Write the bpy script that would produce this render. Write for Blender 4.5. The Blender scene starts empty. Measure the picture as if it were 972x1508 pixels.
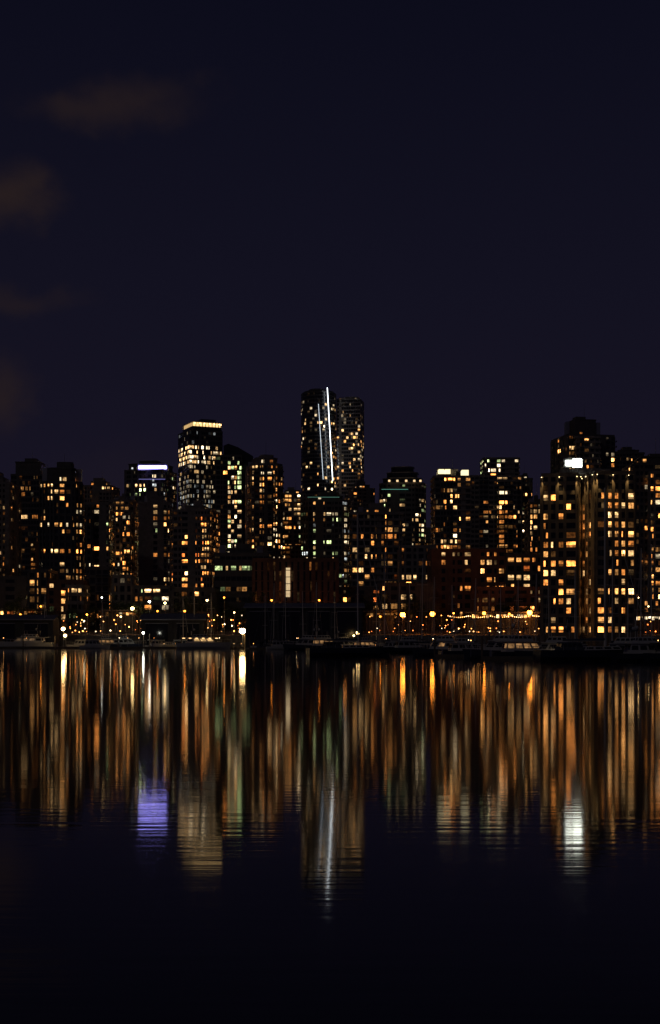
import bpy, math, random
from mathutils import Vector
random.seed(23)
R = random.random
scene = bpy.context.scene
scene.view_settings.view_transform = 'Standard'
scene.view_settings.look = 'None'
scene.view_settings.exposure = 0

# ---- survey helpers: bearings/elevations measured from the viewpoint, turned into metres at a chosen real distance
F = 2000.0
EYE = 4.0
def X(b, D): return (b - 486.0) / F * D
def Z(e, D): return EYE + (935.0 - e) / F * D
def far(D): return D if D < 499 else 560 + (D - 500) * 1.6
def gz(y):
    pts = [(440, 3.6), (452, 4.6), (480, 6.0), (600, 10.0), (1000, 18.0), (1600, 20.0), (9000, 20.0)]
    if y <= pts[0][0]: return pts[0][1]
    for (a, za), (b, zb) in zip(pts, pts[1:]):
        if y <= b: return za + (zb - za) * (y - a) / (b - a)
    return 20.0

# ------------------------------------------------------------------ materials
def new_mat(name):
    m = bpy.data.materials.new(name); m.use_nodes = True
    nt = m.node_tree
    return m, nt, nt.nodes['Principled BSDF']

def surf(name, col, rough=0.8, var=0.25, scale=0.6, metallic=0.0, bump=0.0, spec=None):
    m, nt, p = new_mat(name)
    tc = nt.nodes.new('ShaderNodeTexCoord')
    n = nt.nodes.new('ShaderNodeTexNoise'); n.inputs['Scale'].default_value = scale; n.inputs['Detail'].default_value = 6
    nt.links.new(tc.outputs['Object'], n.inputs['Vector'])
    r = nt.nodes.new('ShaderNodeValToRGB')
    r.color_ramp.elements[0].position = 0.3; r.color_ramp.elements[1].position = 0.7
    r.color_ramp.elements[0].color = (*[c * (1 - var) for c in col], 1)
    r.color_ramp.elements[1].color = (*[min(1, c * (1 + var)) for c in col], 1)
    nt.links.new(n.outputs['Fac'], r.inputs['Fac'])
    nt.links.new(r.outputs['Color'], p.inputs['Base Color'])
    p.inputs['Roughness'].default_value = rough
    p.inputs['Metallic'].default_value = metallic
    if bump:
        b = nt.nodes.new('ShaderNodeBump'); b.inputs['Strength'].default_value = bump
        nt.links.new(n.outputs['Fac'], b.inputs['Height']); nt.links.new(b.outputs['Normal'], p.inputs['Normal'])
    return m

def glow_mat(name, noise_amt=True, sampling='NONE'):
    m, nt, p = new_mat(name)
    p.inputs['Base Color'].default_value = (0.02, 0.02, 0.022, 1)
    p.inputs['Roughness'].default_value = 0.15
    a = nt.nodes.new('ShaderNodeAttribute'); a.attribute_name = 'glow'
    if noise_amt:
        tc = nt.nodes.new('ShaderNodeTexCoord')
        n = nt.nodes.new('ShaderNodeTexNoise'); n.inputs['Scale'].default_value = 1.1; n.inputs['Detail'].default_value = 3
        nt.links.new(tc.outputs['Object'], n.inputs['Vector'])
        mr = nt.nodes.new('ShaderNodeMapRange')
        mr.inputs['From Min'].default_value = 0.3; mr.inputs['From Max'].default_value = 0.7
        mr.inputs['To Min'].default_value = 0.15; mr.inputs['To Max'].default_value = 1.8
        nt.links.new(n.outputs['Fac'], mr.inputs['Value'])
        nt.links.new(mr.outputs['Result'], p.inputs['Emission Strength'])
    else:
        p.inputs['Emission Strength'].default_value = 1.0
    nt.links.new(a.outputs['Color'], p.inputs['Emission Color'])
    m.cycles.emission_sampling = sampling
    return m

CONC = surf('concrete_wall', (0.20, 0.18, 0.17))
DARKC = surf('dark_cladding', (0.09, 0.083, 0.085), 0.6)
BRICK = surf('brick_wall', (0.17, 0.085, 0.06), 0.9)
BEIGE = surf('beige_render', (0.20, 0.155, 0.115))
GLASS = surf('dark_glass', (0.02, 0.022, 0.028), 0.08, 0.3, 0.15)
ROOF = surf('roof_membrane', (0.08, 0.08, 0.085))
METAL = surf('brushed_metal', (0.35, 0.35, 0.36), 0.4, 0.1, 2, 0.8)
GLOW = glow_mat('lit_window_glass')
LAMPG = glow_mat('lamp_glass', False, 'FRONT_BACK')
SIGNG = glow_mat('light_strip', False, 'NONE')
HULLW = surf('white_gelcoat', (0.50, 0.50, 0.49), 0.3, 0.05)
HULLD = surf('navy_hull', (0.03, 0.035, 0.06), 0.3, 0.1)
CANVAS = surf('boat_canvas', (0.05, 0.06, 0.09), 0.9)
TEAK = surf('teak_deck', (0.25, 0.15, 0.08), 0.7)
ALU = surf('mast_aluminium', (0.7, 0.66, 0.6), 0.5, 0.05, 2, 0.0)
TIMBER = surf('dock_timber', (0.14, 0.11, 0.085), 0.9)
SHEDW = surf('corrugated_shed', (0.06, 0.06, 0.065), 0.8)
SHEDR = surf('metal_shed_roof', (0.14, 0.14, 0.17), 0.6)
BARK = surf('bark', (0.08, 0.06, 0.045), 0.9)
LEAF = surf('leaves', (0.045, 0.065, 0.025), 0.7, 0.6, 1.5)
STONE = surf('seawall_stone', (0.2, 0.19, 0.175), 0.9, 0.4, 1.2, bump=0.4)
GROUND = surf('city_ground', (0.07, 0.068, 0.065), 0.9, 0.4, 0.05)
WALLS = [CONC, DARKC, BRICK, BEIGE]

# ------------------------------------------------------------------ mesh builder
class MB:
    def __init__(s): s.v = []; s.f = []; s.m = []; s.c = []; s.mats = []
    def mi(s, mat):
        if mat not in s.mats: s.mats.append(mat)
        return s.mats.index(mat)
    def poly(s, pts, mat, col=(0, 0, 0)):
        i = len(s.v); s.v += [tuple(p) for p in pts]; s.f.append(tuple(range(i, i + len(pts)))); s.m.append(s.mi(mat)); s.c.append(col)
    def prism(s, poly, z0, z1, mat, top=None, col=(0, 0, 0)):
        n = len(poly); i = len(s.v)
        s.v += [(x, y, z0) for x, y in poly] + [(x, y, z1) for x, y in poly]
        for k in range(n):
            j = (k + 1) % n
            s.f.append((i + k, i + j, i + n + j, i + n + k)); s.m.append(s.mi(mat)); s.c.append(col)
        s.f.append(tuple(i + n + k for k in range(n))); s.m.append(s.mi(top or mat)); s.c.append(col)
        s.f.append(tuple(i + k for k in reversed(range(n)))); s.m.append(s.mi(mat)); s.c.append(col)
    def box(s, x0, x1, y0, y1, z0, z1, mat, col=(0, 0, 0)):
        s.prism([(x0, y0), (x1, y0), (x1, y1), (x0, y1)], z0, z1, mat, None, col)
    def tube(s, a, b, r0, r1, mat, n=6, col=(0, 0, 0)):
        a = Vector(a); b = Vector(b); d = (b - a)
        if d.length < 1e-6: return
        d.normalize()
        u = d.cross(Vector((0, 0, 1)) if abs(d.z) < 0.9 else Vector((1, 0, 0))).normalized(); w = d.cross(u)
        i = len(s.v)
        for (c, r) in ((a, r0), (b, r1)):
            for k in range(n):
                t = 2 * math.pi * k / n
                s.v.append(tuple(c + u * (r * math.cos(t)) + w * (r * math.sin(t))))
        mi = s.mi(mat)
        for k in range(n):
            j = (k + 1) % n
            s.f.append((i + k, i + j, i + n + j, i + n + k)); s.m.append(mi); s.c.append(col)
        s.f.append(tuple(i + n + k for k in range(n))); s.m.append(mi); s.c.append(col)
        s.f.append(tuple(i + k for k in reversed(range(n)))); s.m.append(mi); s.c.append(col)
    def ball(s, c, r, mat, col, n=8, m=6):
        mi = s.mi(mat); i = len(s.v)
        for a in range(m + 1):
            ph = math.pi * a / m
            for b in range(n):
                t = 2 * math.pi * b / n
                s.v.append((c[0] + r * math.sin(ph) * math.cos(t), c[1] + r * math.sin(ph) * math.sin(t), c[2] + r * math.cos(ph)))
        for a in range(m):
            for b in range(n):
                b2 = (b + 1) % n
                s.f.append((i + a * n + b, i + (a + 1) * n + b, i + (a + 1) * n + b2, i + a * n + b2)); s.m.append(mi); s.c.append(col)
    def mesh(s, name, org=(0, 0, 0)):
        me = bpy.data.meshes.new(name)
        ox, oy, oz = org
        me.from_pydata([(x - ox, y - oy, z - oz) for x, y, z in s.v], [], s.f)
        for m in s.mats: me.materials.append(m)
        me.polygons.foreach_set('material_index', s.m)
        at = me.attributes.new('glow', 'FLOAT_COLOR', 'CORNER')
        buf = []
        for f, c in zip(s.f, s.c): buf += [c[0], c[1], c[2], 1.0] * len(f)
        at.data.foreach_set('color', buf)
        me.update()
        return me
    def obj(s, name, parent=None, org=(0, 0, 0), loc=None):
        if not s.f: return None
        o = bpy.data.objects.new(name, s.mesh(name, org))
        scene.collection.objects.link(o)
        if parent: o.parent = parent
        else: o.location = loc if loc is not None else org
        return o

def empty(name, loc):
    e = bpy.data.objects.new(name, None); e.location = loc; e.empty_display_size = 2
    scene.collection.objects.link(e); return e

# ------------------------------------------------------------------ palettes (linear)
OR = (1.0, 0.33, 0.065); YO = (1.0, 0.44, 0.12); YE = (1.0, 0.58, 0.23); PW = (1.0, 0.76, 0.45)
CW = (0.88, 0.95, 0.95); GR = (0.8, 1.0, 0.42); RE = (1.0, 0.22, 0.04)
WARM = [OR, OR, OR, OR, YO, YO, YO, YE, YE, PW]
HOT = [OR, OR, OR, OR, YO, YO, RE, YE]
MIX = [OR, OR, YO, YO, YE, YE, PW, PW, GR]
COOL = [PW, PW, CW, YE, GR, YO]

# ------------------------------------------------------------------ buildings
def rect(x0, x1, D, depth, rot):
    a = math.radians(rot); sp = X(x1, D) - X(x0, D)
    w = max(3.0, (sp - depth * abs(math.sin(a))) / math.cos(a))
    cx = (X(x0, D) + X(x1, D)) / 2
    pts = [(-w / 2, -depth / 2), (w / 2, -depth / 2), (w / 2, depth / 2), (-w / 2, depth / 2)]
    P = [(x * math.cos(a) - y * math.sin(a), x * math.sin(a) + y * math.cos(a)) for x, y in pts]
    my = min(y for _, y in P); mx = (min(x for x, _ in P) + max(x for x, _ in P)) / 2
    return [(x - mx + cx, y - my + D) for x, y in P]

def chamfer(poly, c):
    out = []; n = len(poly)
    for i in range(n):
        p = Vector(poly[i]); a = Vector(poly[i - 1]); b = Vector(poly[(i + 1) % n])
        out.append(tuple(p + (a - p).normalized() * c)); out.append(tuple(p + (b - p).normalized() * c))
    return out

def offset(poly, d):
    n = len(poly); out = []
    for i in range(n):
        p = Vector(poly[i]); a = (p - Vector(poly[i - 1])).normalized(); b = (Vector(poly[(i + 1) % n]) - p).normalized()
        na = Vector((a.y, -a.x)); nb = Vector((b.y, -b.x)); m = (na + nb)
        m = m / max(0.3, m.length_squared) * 2
        out.append(tuple(p + m * d))
    return out

def scale_poly(poly, s, dx=0, dy=0):
    cx = sum(p[0] for p in poly) / len(poly); cy = sum(p[1] for p in poly) / len(poly)
    return [(cx + (x - cx) * s + dx, cy + (y - cy) * s + dy) for x, y in poly]

STY = dict(
    resid=dict(fh=2.95, bay=2.2, sp=1.15, pier=0.65, pp=0.18, sl=0.28),
    office=dict(fh=3.7, bay=1.9, sp=1.3, pier=0.2, pp=0.10, sl=0.16),
    punch=dict(fh=3.05, bay=3.0, sp=1.4, pier=1.3, pp=0.3, sl=0.22),
    slit=dict(fh=3.4, bay=2.0, sp=0.35, pier=1.35, pp=0.45, sl=0.2),
)

def lit_panes(W, P, d, nrm, s0, s1, za, zb, col, b):
    def q(sa, sb, z0, z1, k, off=0.06):
        a = P + d * sa + nrm * off; c = P + d * sb + nrm * off
        W.poly([(a.x, a.y, z0), (c.x, c.y, z0), (c.x, c.y, z1), (a.x, a.y, z1)], GLOW, tuple(x * k for x in col))
    t = R(); mid = (s0 + s1) / 2
    if t < 0.22: q(s0, s1, za, zb, b)
    elif t < 0.45:
        k = random.uniform(0.1, 0.6)
        q(s0, mid - 0.05, za, zb, b if R() < .5 else b * k); q(mid + 0.05, s1, za, zb, b * k)
    elif t < 0.72:
        zc = za + (zb - za) * random.uniform(0.3, 0.6)
        q(s0, s1, zc, zb, b); q(s0, s1, za, zc - 0.04, b * 0.2)
    elif t < 0.86: q(s0, mid - 0.1, za, zb, b)
    else: q(mid + 0.1, s1, za, zb, b)

def tower(name, x0, x1, ytop, D, depth=24, rot=0, style='resid', cham=0, lit=0.3, pal=WARM, wall=0, bright=1.0,
          pent=0.5, penth=4.0, custom=None, balc=0.0, poly=None, zbase=None, rowmode=0.35, over=None, blank=0.16, wing=None):
    D0 = D
    D = far(D)
    st = dict(STY[style])
    if style == 'resid':
        st['bay'] = random.uniform(1.7, 2.9); st['sp'] = random.uniform(0.9, 1.4); st['pier'] = random.uniform(.35, 1.0)
        if R() < .4: st['pp'] = .5; st['sl'] = .12
        elif R() < .4: st['sl'] = .7
    if over: st.update(over)
    P0 = poly or rect(x0, x1, D, depth, rot)
    if cham: P0 = chamfer(P0, cham)
    z0 = gz(D) if zbase is None else zbase
    z1 = Z(ytop, D)
    cx = sum(p[0] for p in P0) / len(P0); cy = sum(p[1] for p in P0) / len(P0)
    org = (cx, cy, z0)
    e = empty(name, org)
    S = MB(); W = MB(); B = MB()
    wm = WALLS[wall]
    fh = st['fh']; nf = max(1, int(round((z1 - z0) / fh))); fh = (z1 - z0) / nf
    S.prism(P0, z0 - 3, z1 - 0.05, GLASS, ROOF)
    sl = offset(P0, st['sl'])
    for k in range(nf):
        S.prism(sl, z0 + k * fh - (3 if k == 0 else 0), z0 + k * fh + st['sp'], wm)
    S.prism(offset(P0, st['sl'] + 0.06), z1 - 0.35, z1 + 0.12, wm, ROOF)
    n = len(P0)
    for i in range(n):
        P = Vector(P0[i]); Q = Vector(P0[(i + 1) % n]); d = Q - P; L = d.length; d.normalize(); nrm = Vector((d.y, -d.x))
        if nrm.y > 0.5: continue
        if L < 1.2: continue
        nb = max(1, int(round(L / st['bay'])))
        # uneven bay rhythm: wide living-room bays, narrow bedroom bays
        if style in ('resid', 'punch') and nb > 2:
            wts = [random.choice([.65, .85, 1, 1.15, 1.6]) for _ in range(nb)]
        else: wts = [1.0] * nb
        tw = sum(wts); pos = [0.0]
        for q in wts: pos.append(pos[-1] + q / tw * L)
        a = P + nrm * (st['sl'] + 0.04); c = Q + nrm * (st['sl'] + 0.04); a2 = P - nrm * 0.1; c2 = Q - nrm * 0.1
        S.prism([tuple(a), tuple(c), tuple(c2), tuple(a2)], z1 + 0.10, z1 + 0.95, wm)
        blanks = [(R() < blank and nb > 4) for _ in range(nb)]
        for j in range(nb + 1):
            s = pos[j]; hw = st['pier'] / 2
            sa = max(0, s - hw); sb = min(L, s + hw)
            if j < nb and blanks[j]: sb = min(L, pos[j + 1] - hw - 0.01)
            a = P + d * sa; c = P + d * sb
            S.prism([tuple(a + nrm * st['pp']), tuple(c + nrm * st['pp']), tuple(c - nrm * 0.1), tuple(a - nrm * 0.1)], z0 + 0.1, z1 - 0.2, wm)
        colp = [random.choice([.15, .4, .8, 1.2, 1.9, 2.6]) for _ in range(nb)]
        stack = [R() < 0.04 for _ in range(nb)]
        balcs = [(R() < balc and not blanks[j]) for j in range(nb)]
        hold = 0; prev = None
        for k in range(nf):
            za = z0 + k * fh + st['sp'] + 0.02; zb = z0 + (k + 1) * fh - 0.02
            if k == nf - 1: zb = z1 - 0.37
            rp = 1.0 if R() > rowmode else random.choice([0.2, 2.0, 1.6, 0.4])
            el = 935 - (zb - EYE) / D * F
            hold = 0
            for j in range(nb):
                if blanks[j]: continue
                s0 = pos[j] + st['pier'] / 2 + 0.03; s1 = pos[j + 1] - st['pier'] / 2 - 0.03
                if s1 - s0 < .25: continue
                if j == 0: s0 += 0.05
                if custom:
                    r = custom(i, j / nb, k / nf, el, nrm)
                    if r is not None:
                        pr, br, pl = r
                        if R() < pr: lit_panes(W, P, d, nrm, s0, s1, za, zb, random.choice(pl), br * math.exp(random.gauss(0, 0.6)))
                        elif R() < .1: lit_panes(W, P, d, nrm, s0, s1, za, zb, random.choice(pl), br * .06)
                        continue
                if hold > 0:
                    hold -= 1; col, b = prev
                    lit_panes(W, P, d, nrm, s0, s1, za, zb, col, b * random.uniform(0.5, 1.1))
                elif R() < (0.75 if stack[j] else lit * .56 * colp[j] * rp):
                    col = random.choice(pal); b = min(6.0, bright * 1.45 * math.exp(random.gauss(-0.4, 1.05)))
                    prev = (col, b); hold = random.choice([0, 0, 0, 1, 1, 2])
                    lit_panes(W, P, d, nrm, s0, s1, za, zb, col, b)
                elif R() < 0.2:
                    lit_panes(W, P, d, nrm, s0, s1, za, zb, random.choice(pal), random.uniform(0.012, 0.08))
                if balcs[j] and k > 0:
                    a = P + d * (pos[j] + 0.1); c = P + d * (pos[j + 1] - 0.1); zz = z0 + k * fh
                    B.prism([tuple(a + nrm * 1.5), tuple(c + nrm * 1.5), tuple(c + nrm * 0.1), tuple(a + nrm * 0.1)], zz + 0.08, zz + 0.26, wm)
                    B.prism([tuple(a + nrm * 1.5), tuple(c + nrm * 1.5), tuple(c + nrm * 1.42), tuple(a + nrm * 1.42)], zz + 0.27, zz + 0.9, GLASS)
                    B.prism([tuple(a + nrm * 1.53), tuple(c + nrm * 1.53), tuple(c + nrm * 1.44), tuple(a + nrm * 1.44)], zz + 1.1, zz + 1.17, METAL)
    if pent:
        pp = scale_poly(P0, pent, dx=random.uniform(-1, 1))
        S.prism(pp, z1 - 0.2, z1 + penth, wm, ROOF)
        S.prism(scale_poly(pp, 1.04), z1 + penth - 0.3, z1 + penth + 0.25, wm, ROOF)
        S.prism(scale_poly(pp, random.uniform(.4, .7), dx=random.uniform(-1.5, 1.5)), z1 + penth, z1 + penth + random.uniform(1.5, 3.5), wm, ROOF)
        wx = (max(p[0] for p in P0) - min(p[0] for p in P0))
        # a few lit plant-room / penthouse windows
        for i in range(len(pp)):
            Pa = Vector(pp[i]); Qa = Vector(pp[(i + 1) % len(pp)]); da = Qa - Pa; La = da.length
            if La < 4: continue
            da.normalize(); na = Vector((da.y, -da.x))
            if na.y > .2: continue
            for q in range(int(La / 2.2)):
                if R() < .22: lit_panes(W, Pa, da, na, q * 2.2 + .3, q * 2.2 + 1.8, z1 + 1.4, z1 + min(penth - .8, 3.0), random.choice(pal), random.uniform(.1, 1.2))
        for _ in range(4):
            bx = cx + random.uniform(-0.4, 0.4) * wx; by = cy + random.uniform(-4, 0)
            S.box(bx - 1.1, bx + 1.1, by - 1, by + 1, z1, z1 + penth + random.uniform(-1.5, 1.8), METAL)
        S.tube((cx + 1, cy, z1 + penth), (cx + 1, cy, z1 + penth + random.uniform(5, 10)), 0.14, 0.06, METAL)
    S.obj('structure', e, org); W.obj('lit_windows', e, org); B.obj('balconies', e, org)
    # projecting bay / lower shoulder volume standing in front of the shaft
    if wing is None: wing = (style == 'resid' and poly is None and not custom and R() < .6)
    if wing:
        sx = x1 - x0; wa = x0 + sx * random.choice([.02, .3, .55]); wb = wa + sx * random.uniform(.32, .43)
        Pw = rect(wa, wb, D - 3.5, 12, 0)
        sub = tower('projecting_bay', wa, wb, ytop + random.uniform(5, 26), D0, style='resid', poly=Pw, lit=lit * 1.2, pal=pal,
                    wall=random.choice([0, 1]), bright=bright, pent=0, zbase=z0 + .05, wing=False, balc=balc)
        sub['e'].parent = e; sub['e'].location = [a_ - b_ for a_, b_ in zip(sub['org'], org)]
    return dict(e=e, org=org, z1=z1, D=D, poly=P0, cx=cx, cy=cy)

def part(info, name, fn):
    m = MB(); fn(m); return m.obj(name, info['e'], info['org'])

# ---- left group
tower('apartment_tower', -45, 14, 712, 600, 26, 0, lit=0.14, custom=lambda i, s, k, el, n: (.8, .6, [YE, YO]) if min(abs(el - 742), abs(el - 812)) < 4 and s > .4 else None)
tower('apartment_tower', 16, 62, 700, 700, 26, 0, 'office', lit=0.03, wall=1, pent=0.8, penth=9)
t = tower('apartment_tower', 48, 119, 711, 520, 22, 8, lit=0.22, wall=1, cham=3, pent=0.66, penth=7, rowmode=0.7, pal=WARM, blank=.1,
      custom=lambda i, s, k, el, n: (0.85, 1.3, [PW, YE, YO]) if abs(el - 765) < 5 and s < .9 else ((0.55, 1.2, [YE, YO]) if abs(el - 714) < 5 else ((0.6, 1.2, [YE, PW]) if abs(el - 832) < 5 else None)))
tower('apartment_tower', 119, 168, 716, 720, 24, -6, lit=0.12, wall=0, pal=HOT, pent=0.5)
tower('apartment_tower', 120, 160, 742, 560, 20, 5, lit=0.42, pal=MIX, balc=.2, pent=0)
tower('apartment_tower', 160, 196, 738, 590, 20, 0, lit=0.42, cham=2, pal=WARM, pent=.4, penth=3)
o = tower('office_tower', 181, 254, 692, 850, 32, -14, 'office', lit=0.10, wall=1, pent=0.84, penth=6, pal=COOL, rowmode=.8)
def f(m):
    D = o['D'] - 2
    m.box(X(203, D), X(244, D), D + 4, D + 4.8, Z(689.5, D), Z(685, D), SIGNG, (3.4, 3.0, 10.5))
    m.box(X(201, D), X(246, D), D + 4.9, D + 5.6, Z(692, D), Z(682, D), METAL)
    m.box(X(204, D), X(243, D), D + .8, D + 1.3, Z(706, D), Z(705, D), SIGNG, (.12, .11, .3))
part(o, 'roof_sign', f)
tower('apartment_tower', 193, 250, 742, 560, 22, 10, lit=0.44, balc=.3, pal=MIX + [OR], wall=0, pent=.5)
def crown(i, s, k, el, n):
    if el < 650: return (0.10, 0.15, [CW, PW])
    if el < 682: return (0.7, 1.5, [PW, YE, PW, YE])
    if el < 700: return (0.25, 0.6, [PW, YE])
    if el < 748: return (0.7, 0.26, [CW, PW, PW])
    return None
o = tower('office_tower', 257, 326, 634, 800, 28, 24, 'office', lit=0.25, wall=1, pent=0, custom=crown, blank=.03)
def f(m):
    P = scale_poly(o['poly'], 0.88, dx=1.5)
    z = o['z1']
    m.prism(P, z, z + 4, GLASS, ROOF)
    P2 = scale_poly(P, 0.93)
    m.prism(P2, z + 4, z + 7, SIGNG, ROOF, (1.5, .95, 0.38))
    m.prism(scale_poly(P, 1.01), z + 7, z + 7.6, METAL, ROOF)
    m.prism(scale_poly(P, .5, dx=3), z + 7.6, z + 10.5, DARKC, ROOF)
    for i in range(len(P)):
        a = Vector(P[i]); b = Vector(P[(i + 1) % 4])
        for s in range(9):
            c = a + (b - a) * (s / 9)
            m.tube((c.x, c.y, z + 3.9), (c.x, c.y, z + 7.1), 0.3, 0.3, METAL, 5)
    for q in (0, 1):
        for s in range(6):
            c = Vector(P[q]) + (Vector(P[(q + 1) % 4]) - Vector(P[q])) * (s / 6 + .08)
            m.ball((c.x, c.y - .5, z + 6.2), .45, SIGNG, (6, 3.6, 1.4), 6, 4)
part(o, 'lit_crown', f)
tower('apartment_tower', 254, 318, 752, 560, 22, -8, lit=0.5, balc=.15, pal=HOT, pent=.5, penth=3)
# slanted-roof tower
o = tower('apartment_tower', 318, 356, 672, 660, 22, 0, lit=0.16, wall=1, pent=0, pal=MIX, blank=0,
          custom=lambda i, s, k, el, n: (0.6, 1.3, [PW, YE, YO, GR]) if (s > 0.42 and n.y < -.7 and 672 < el < 812) else None)
def f(m):
    D = o['D'] + 2
    y0, y1 = D + 1, D + 22
    zl = Z(653, D); zr = Z(671, D); zb_ = Z(675, D)
    v = [(X(329, D), zb_), (X(372, D), zb_), (X(372, D), zr), (X(350, D), Z(658, D)), (X(336, D), zl), (X(329, D), Z(656, D))]
    m.poly([(x, y0, z) for x, z in v], GLASS); m.poly([(x, y1, z) for x, z in reversed(v)], GLASS)
    for a, b in zip(v, v[1:] + v[:1]):
        m.poly([(b[0], y0, b[1]), (a[0], y0, a[1]), (a[0], y1, a[1]), (b[0], y1, b[1])], DARKC)
    m.box(X(356.5, D), X(372, D), y0, y1, gz(D), zb_, GLASS)
part(o, 'sloping_roof', f)
tower('apartment_tower', 357, 417, 684, 580, 22, 14, lit=0.52, cham=3, balc=.3, pal=WARM + [PW, PW], pent=.7, penth=4, bright=1.05)
tower('apartment_block', 415, 450, 728, 700, 22, 0, lit=0.52, pal=MIX, pent=.6, penth=3)

# ---- twin skyscraper
def sky1(i, s, k, el, n):
    if el < 590: return (0.06, 0.2, [YE, PW])
    if el < 615: return (0.12, 1.2, [PW, YE])
    return (0.075, 1.5, [PW, YE, YO])
D = far(1000)
c0 = X(469, D); hw = (X(495, D) - X(443, D)) / 2
ell = [(c0 + hw * math.cos(t), D + 20 + 20 * math.sin(t)) for t in [2 * math.pi * k / 14 for k in range(14)]]
o = tower('glass_skyscraper', 443, 495, 577, 1000, style='office', wall=1, poly=ell, pent=0.86, penth=2.2, custom=sky1, over=dict(bay=2.6))
def f(m):
    D = o['D']
    def strip(pxa, ea, pxb, eb, w, col, yo):
        m.tube((X(pxa, D), yo, Z(ea, D)), (X(pxb, D), yo, Z(eb, D)), w, w, SIGNG, 6, col)
    strip(482, 571, 490, 708, 0.38, (3.8, 4.1, 4.3), D - 0.6)
    strip(469, 595, 476, 706, 0.2, (1.2, 1.35, 1.5), D - 0.9)
    for e_ in (580, 620, 660, 700):
        m.tube((X(482 + (e_ - 571) * 8 / 137, D), D - .6, Z(e_, D)), (X(482, D), D + 6, Z(e_, D)), .1, .1, METAL)
part(o, 'light_strip', f)
def sky2(i, s, k, el, n):
    if el < 600: return (0.03, 0.2, [PW])
    if 600 < el < 628: return (0.15, 0.4, [PW, YE])
    if 628 < el < 690: return (0.2, 1.5, [YO, YE, PW])
    return (0.1, 0.9, [YO, YE])
tower('glass_skyscraper', 496, 537, 588, 1010, 26, -10, 'office', wall=0, pent=0.8, penth=2.5, custom=sky2, over=dict(bay=2.4))
o = tower('apartment_tower', 443, 515, 738, 600, 22, 0, lit=0.14, wall=1, cham=4, pal=COOL, pent=.7, penth=3, bright=.8, wing=False)
def f(m):
    D = o['D'] - .7
    m.box(X(453, D), X(500, D), D - .5, D - .1, Z(732.5, D), Z(732, D), SIGNG, (.08, .2, .15))
part(o, 'roof_edge_light', f)
tower('apartment_tower', 513, 552, 720, 850, 24, 10, lit=0.06, wall=1, pent=.6)
tower('apartment_tower', 518, 592, 757, 520, 22, 0, lit=0.10, wall=0, pal=HOT, pent=.5, penth=3, blank=.08,
      custom=lambda i, s, k, el, n: (0.5, 1.0, [OR, YO, YE]) if (s < .42 and el > 785) else None)
# ---- stepped tower
def stepf(i, s, k, el, n):
    if el < 712: return (0.3, .5, [YE, PW])
    if el < 732: return (0.2, .4, [GR, PW])
    if el < 800: return (0.4, .85, [PW, YE, GR, YE])
    return None
o = tower('apartment_tower', 558, 632, 712, 650, 24, -8, lit=0.33, wall=1, cham=5, custom=stepf, pent=0, pal=WARM)
def f(m):
    P = o['poly']; z = o['z1']
    for sc, h in ((0.85, 4), (0.68, 7.5), (0.5, 11)):
        m.prism(scale_poly(P, sc), z - .1, z + h, GLASS, ROOF); m.prism(scale_poly(P, sc * 1.03), z + h - .5, z + h, CONC, ROOF)
    D = o['D'] - 3
    for b in (572, 584, 597, 609, 618): m.box(X(b, D), X(b + 3, D), D + 1.5, D + 2.5, z + .9, z + 2.0, SIGNG, (1.2, .8, .4))
    m.box(X(562, D), X(601, D), D - .2, D + .1, Z(721, D), Z(720.3, D), SIGNG, (.08, .26, .2))
part(o, 'stepped_roof', f)
tower('apartment_tower', 590, 642, 806, 500, 18, 0, lit=0.36, pal=HOT, pent=0)
# ---- right-centre pair
o = tower('apartment_tower', 640, 693, 703, 600, 22, 0, lit=0.36, wall=0, balc=.2, pal=WARM, pent=.4, penth=3)
def f(m):
    D = o['D']
    m.box(X(646, D), X(665, D), D + 3, D + 10, o['z1'], Z(697, D), CONC); m.box(X(645, D), X(666, D), D + 2.6, D + 10.4, Z(690, D), Z(689, D), DARKC)
    for a, b in ((647, 655), (656.5, 664)): m.box(X(a, D), X(b, D), D + 3, D + 10, Z(697, D), Z(690, D), SIGNG, (1.7, 1.4, .75))
    m.box(X(681, D), X(691, D), D + 3, D + 9, o['z1'], Z(691, D), SIGNG, (1.4, 1.2, .7))
    m.box(X(672, D), X(679, D), D + 3, D + 9, o['z1'], Z(693, D), DARKC)
part(o, 'lit_penthouse', f)
def topf(i, s, k, el, n):
    if el < 691: return (0.62, 2.6, [PW, GR, PW])
    return None
tower('apartment_tower', 693, 768, 702, 660, 24, 0, lit=0.13, wall=0, balc=.4, pal=WARM, pent=0)
tower('apartment_tower', 713, 764, 676, 668, 18, 0, lit=0.16, wall=0, custom=topf, pal=WARM, pent=0, zbase=gz(668) + 20, blank=.05)
tower('apartment_tower', 762, 784, 706, 690, 20, 0, lit=0.12, wall=1, pent=.5, penth=3, pal=MIX, wing=False)
tower('apartment_tower', 780, 804, 742, 610, 20, 0, lit=0.12, wall=1, pent=.4, penth=3, wing=False)
tower('apartment_block', 636, 744, 812, 480, 20, 0, 'punch', lit=0.34, wall=2, pal=HOT, pent=0, bright=.9, over=dict(bay=2.4, pier=.9),
      custom=lambda i, s, k, el, n: (0.4, 1.0, [YO, OR, YE]) if abs(el - 820) < 7 else None)
tower('apartment_block', 746, 801, 820, 478, 20, 0, 'punch', lit=0.42, wall=1, pal=HOT, pent=0, over=dict(bay=2.4, pier=.9), bright=.9)
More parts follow.
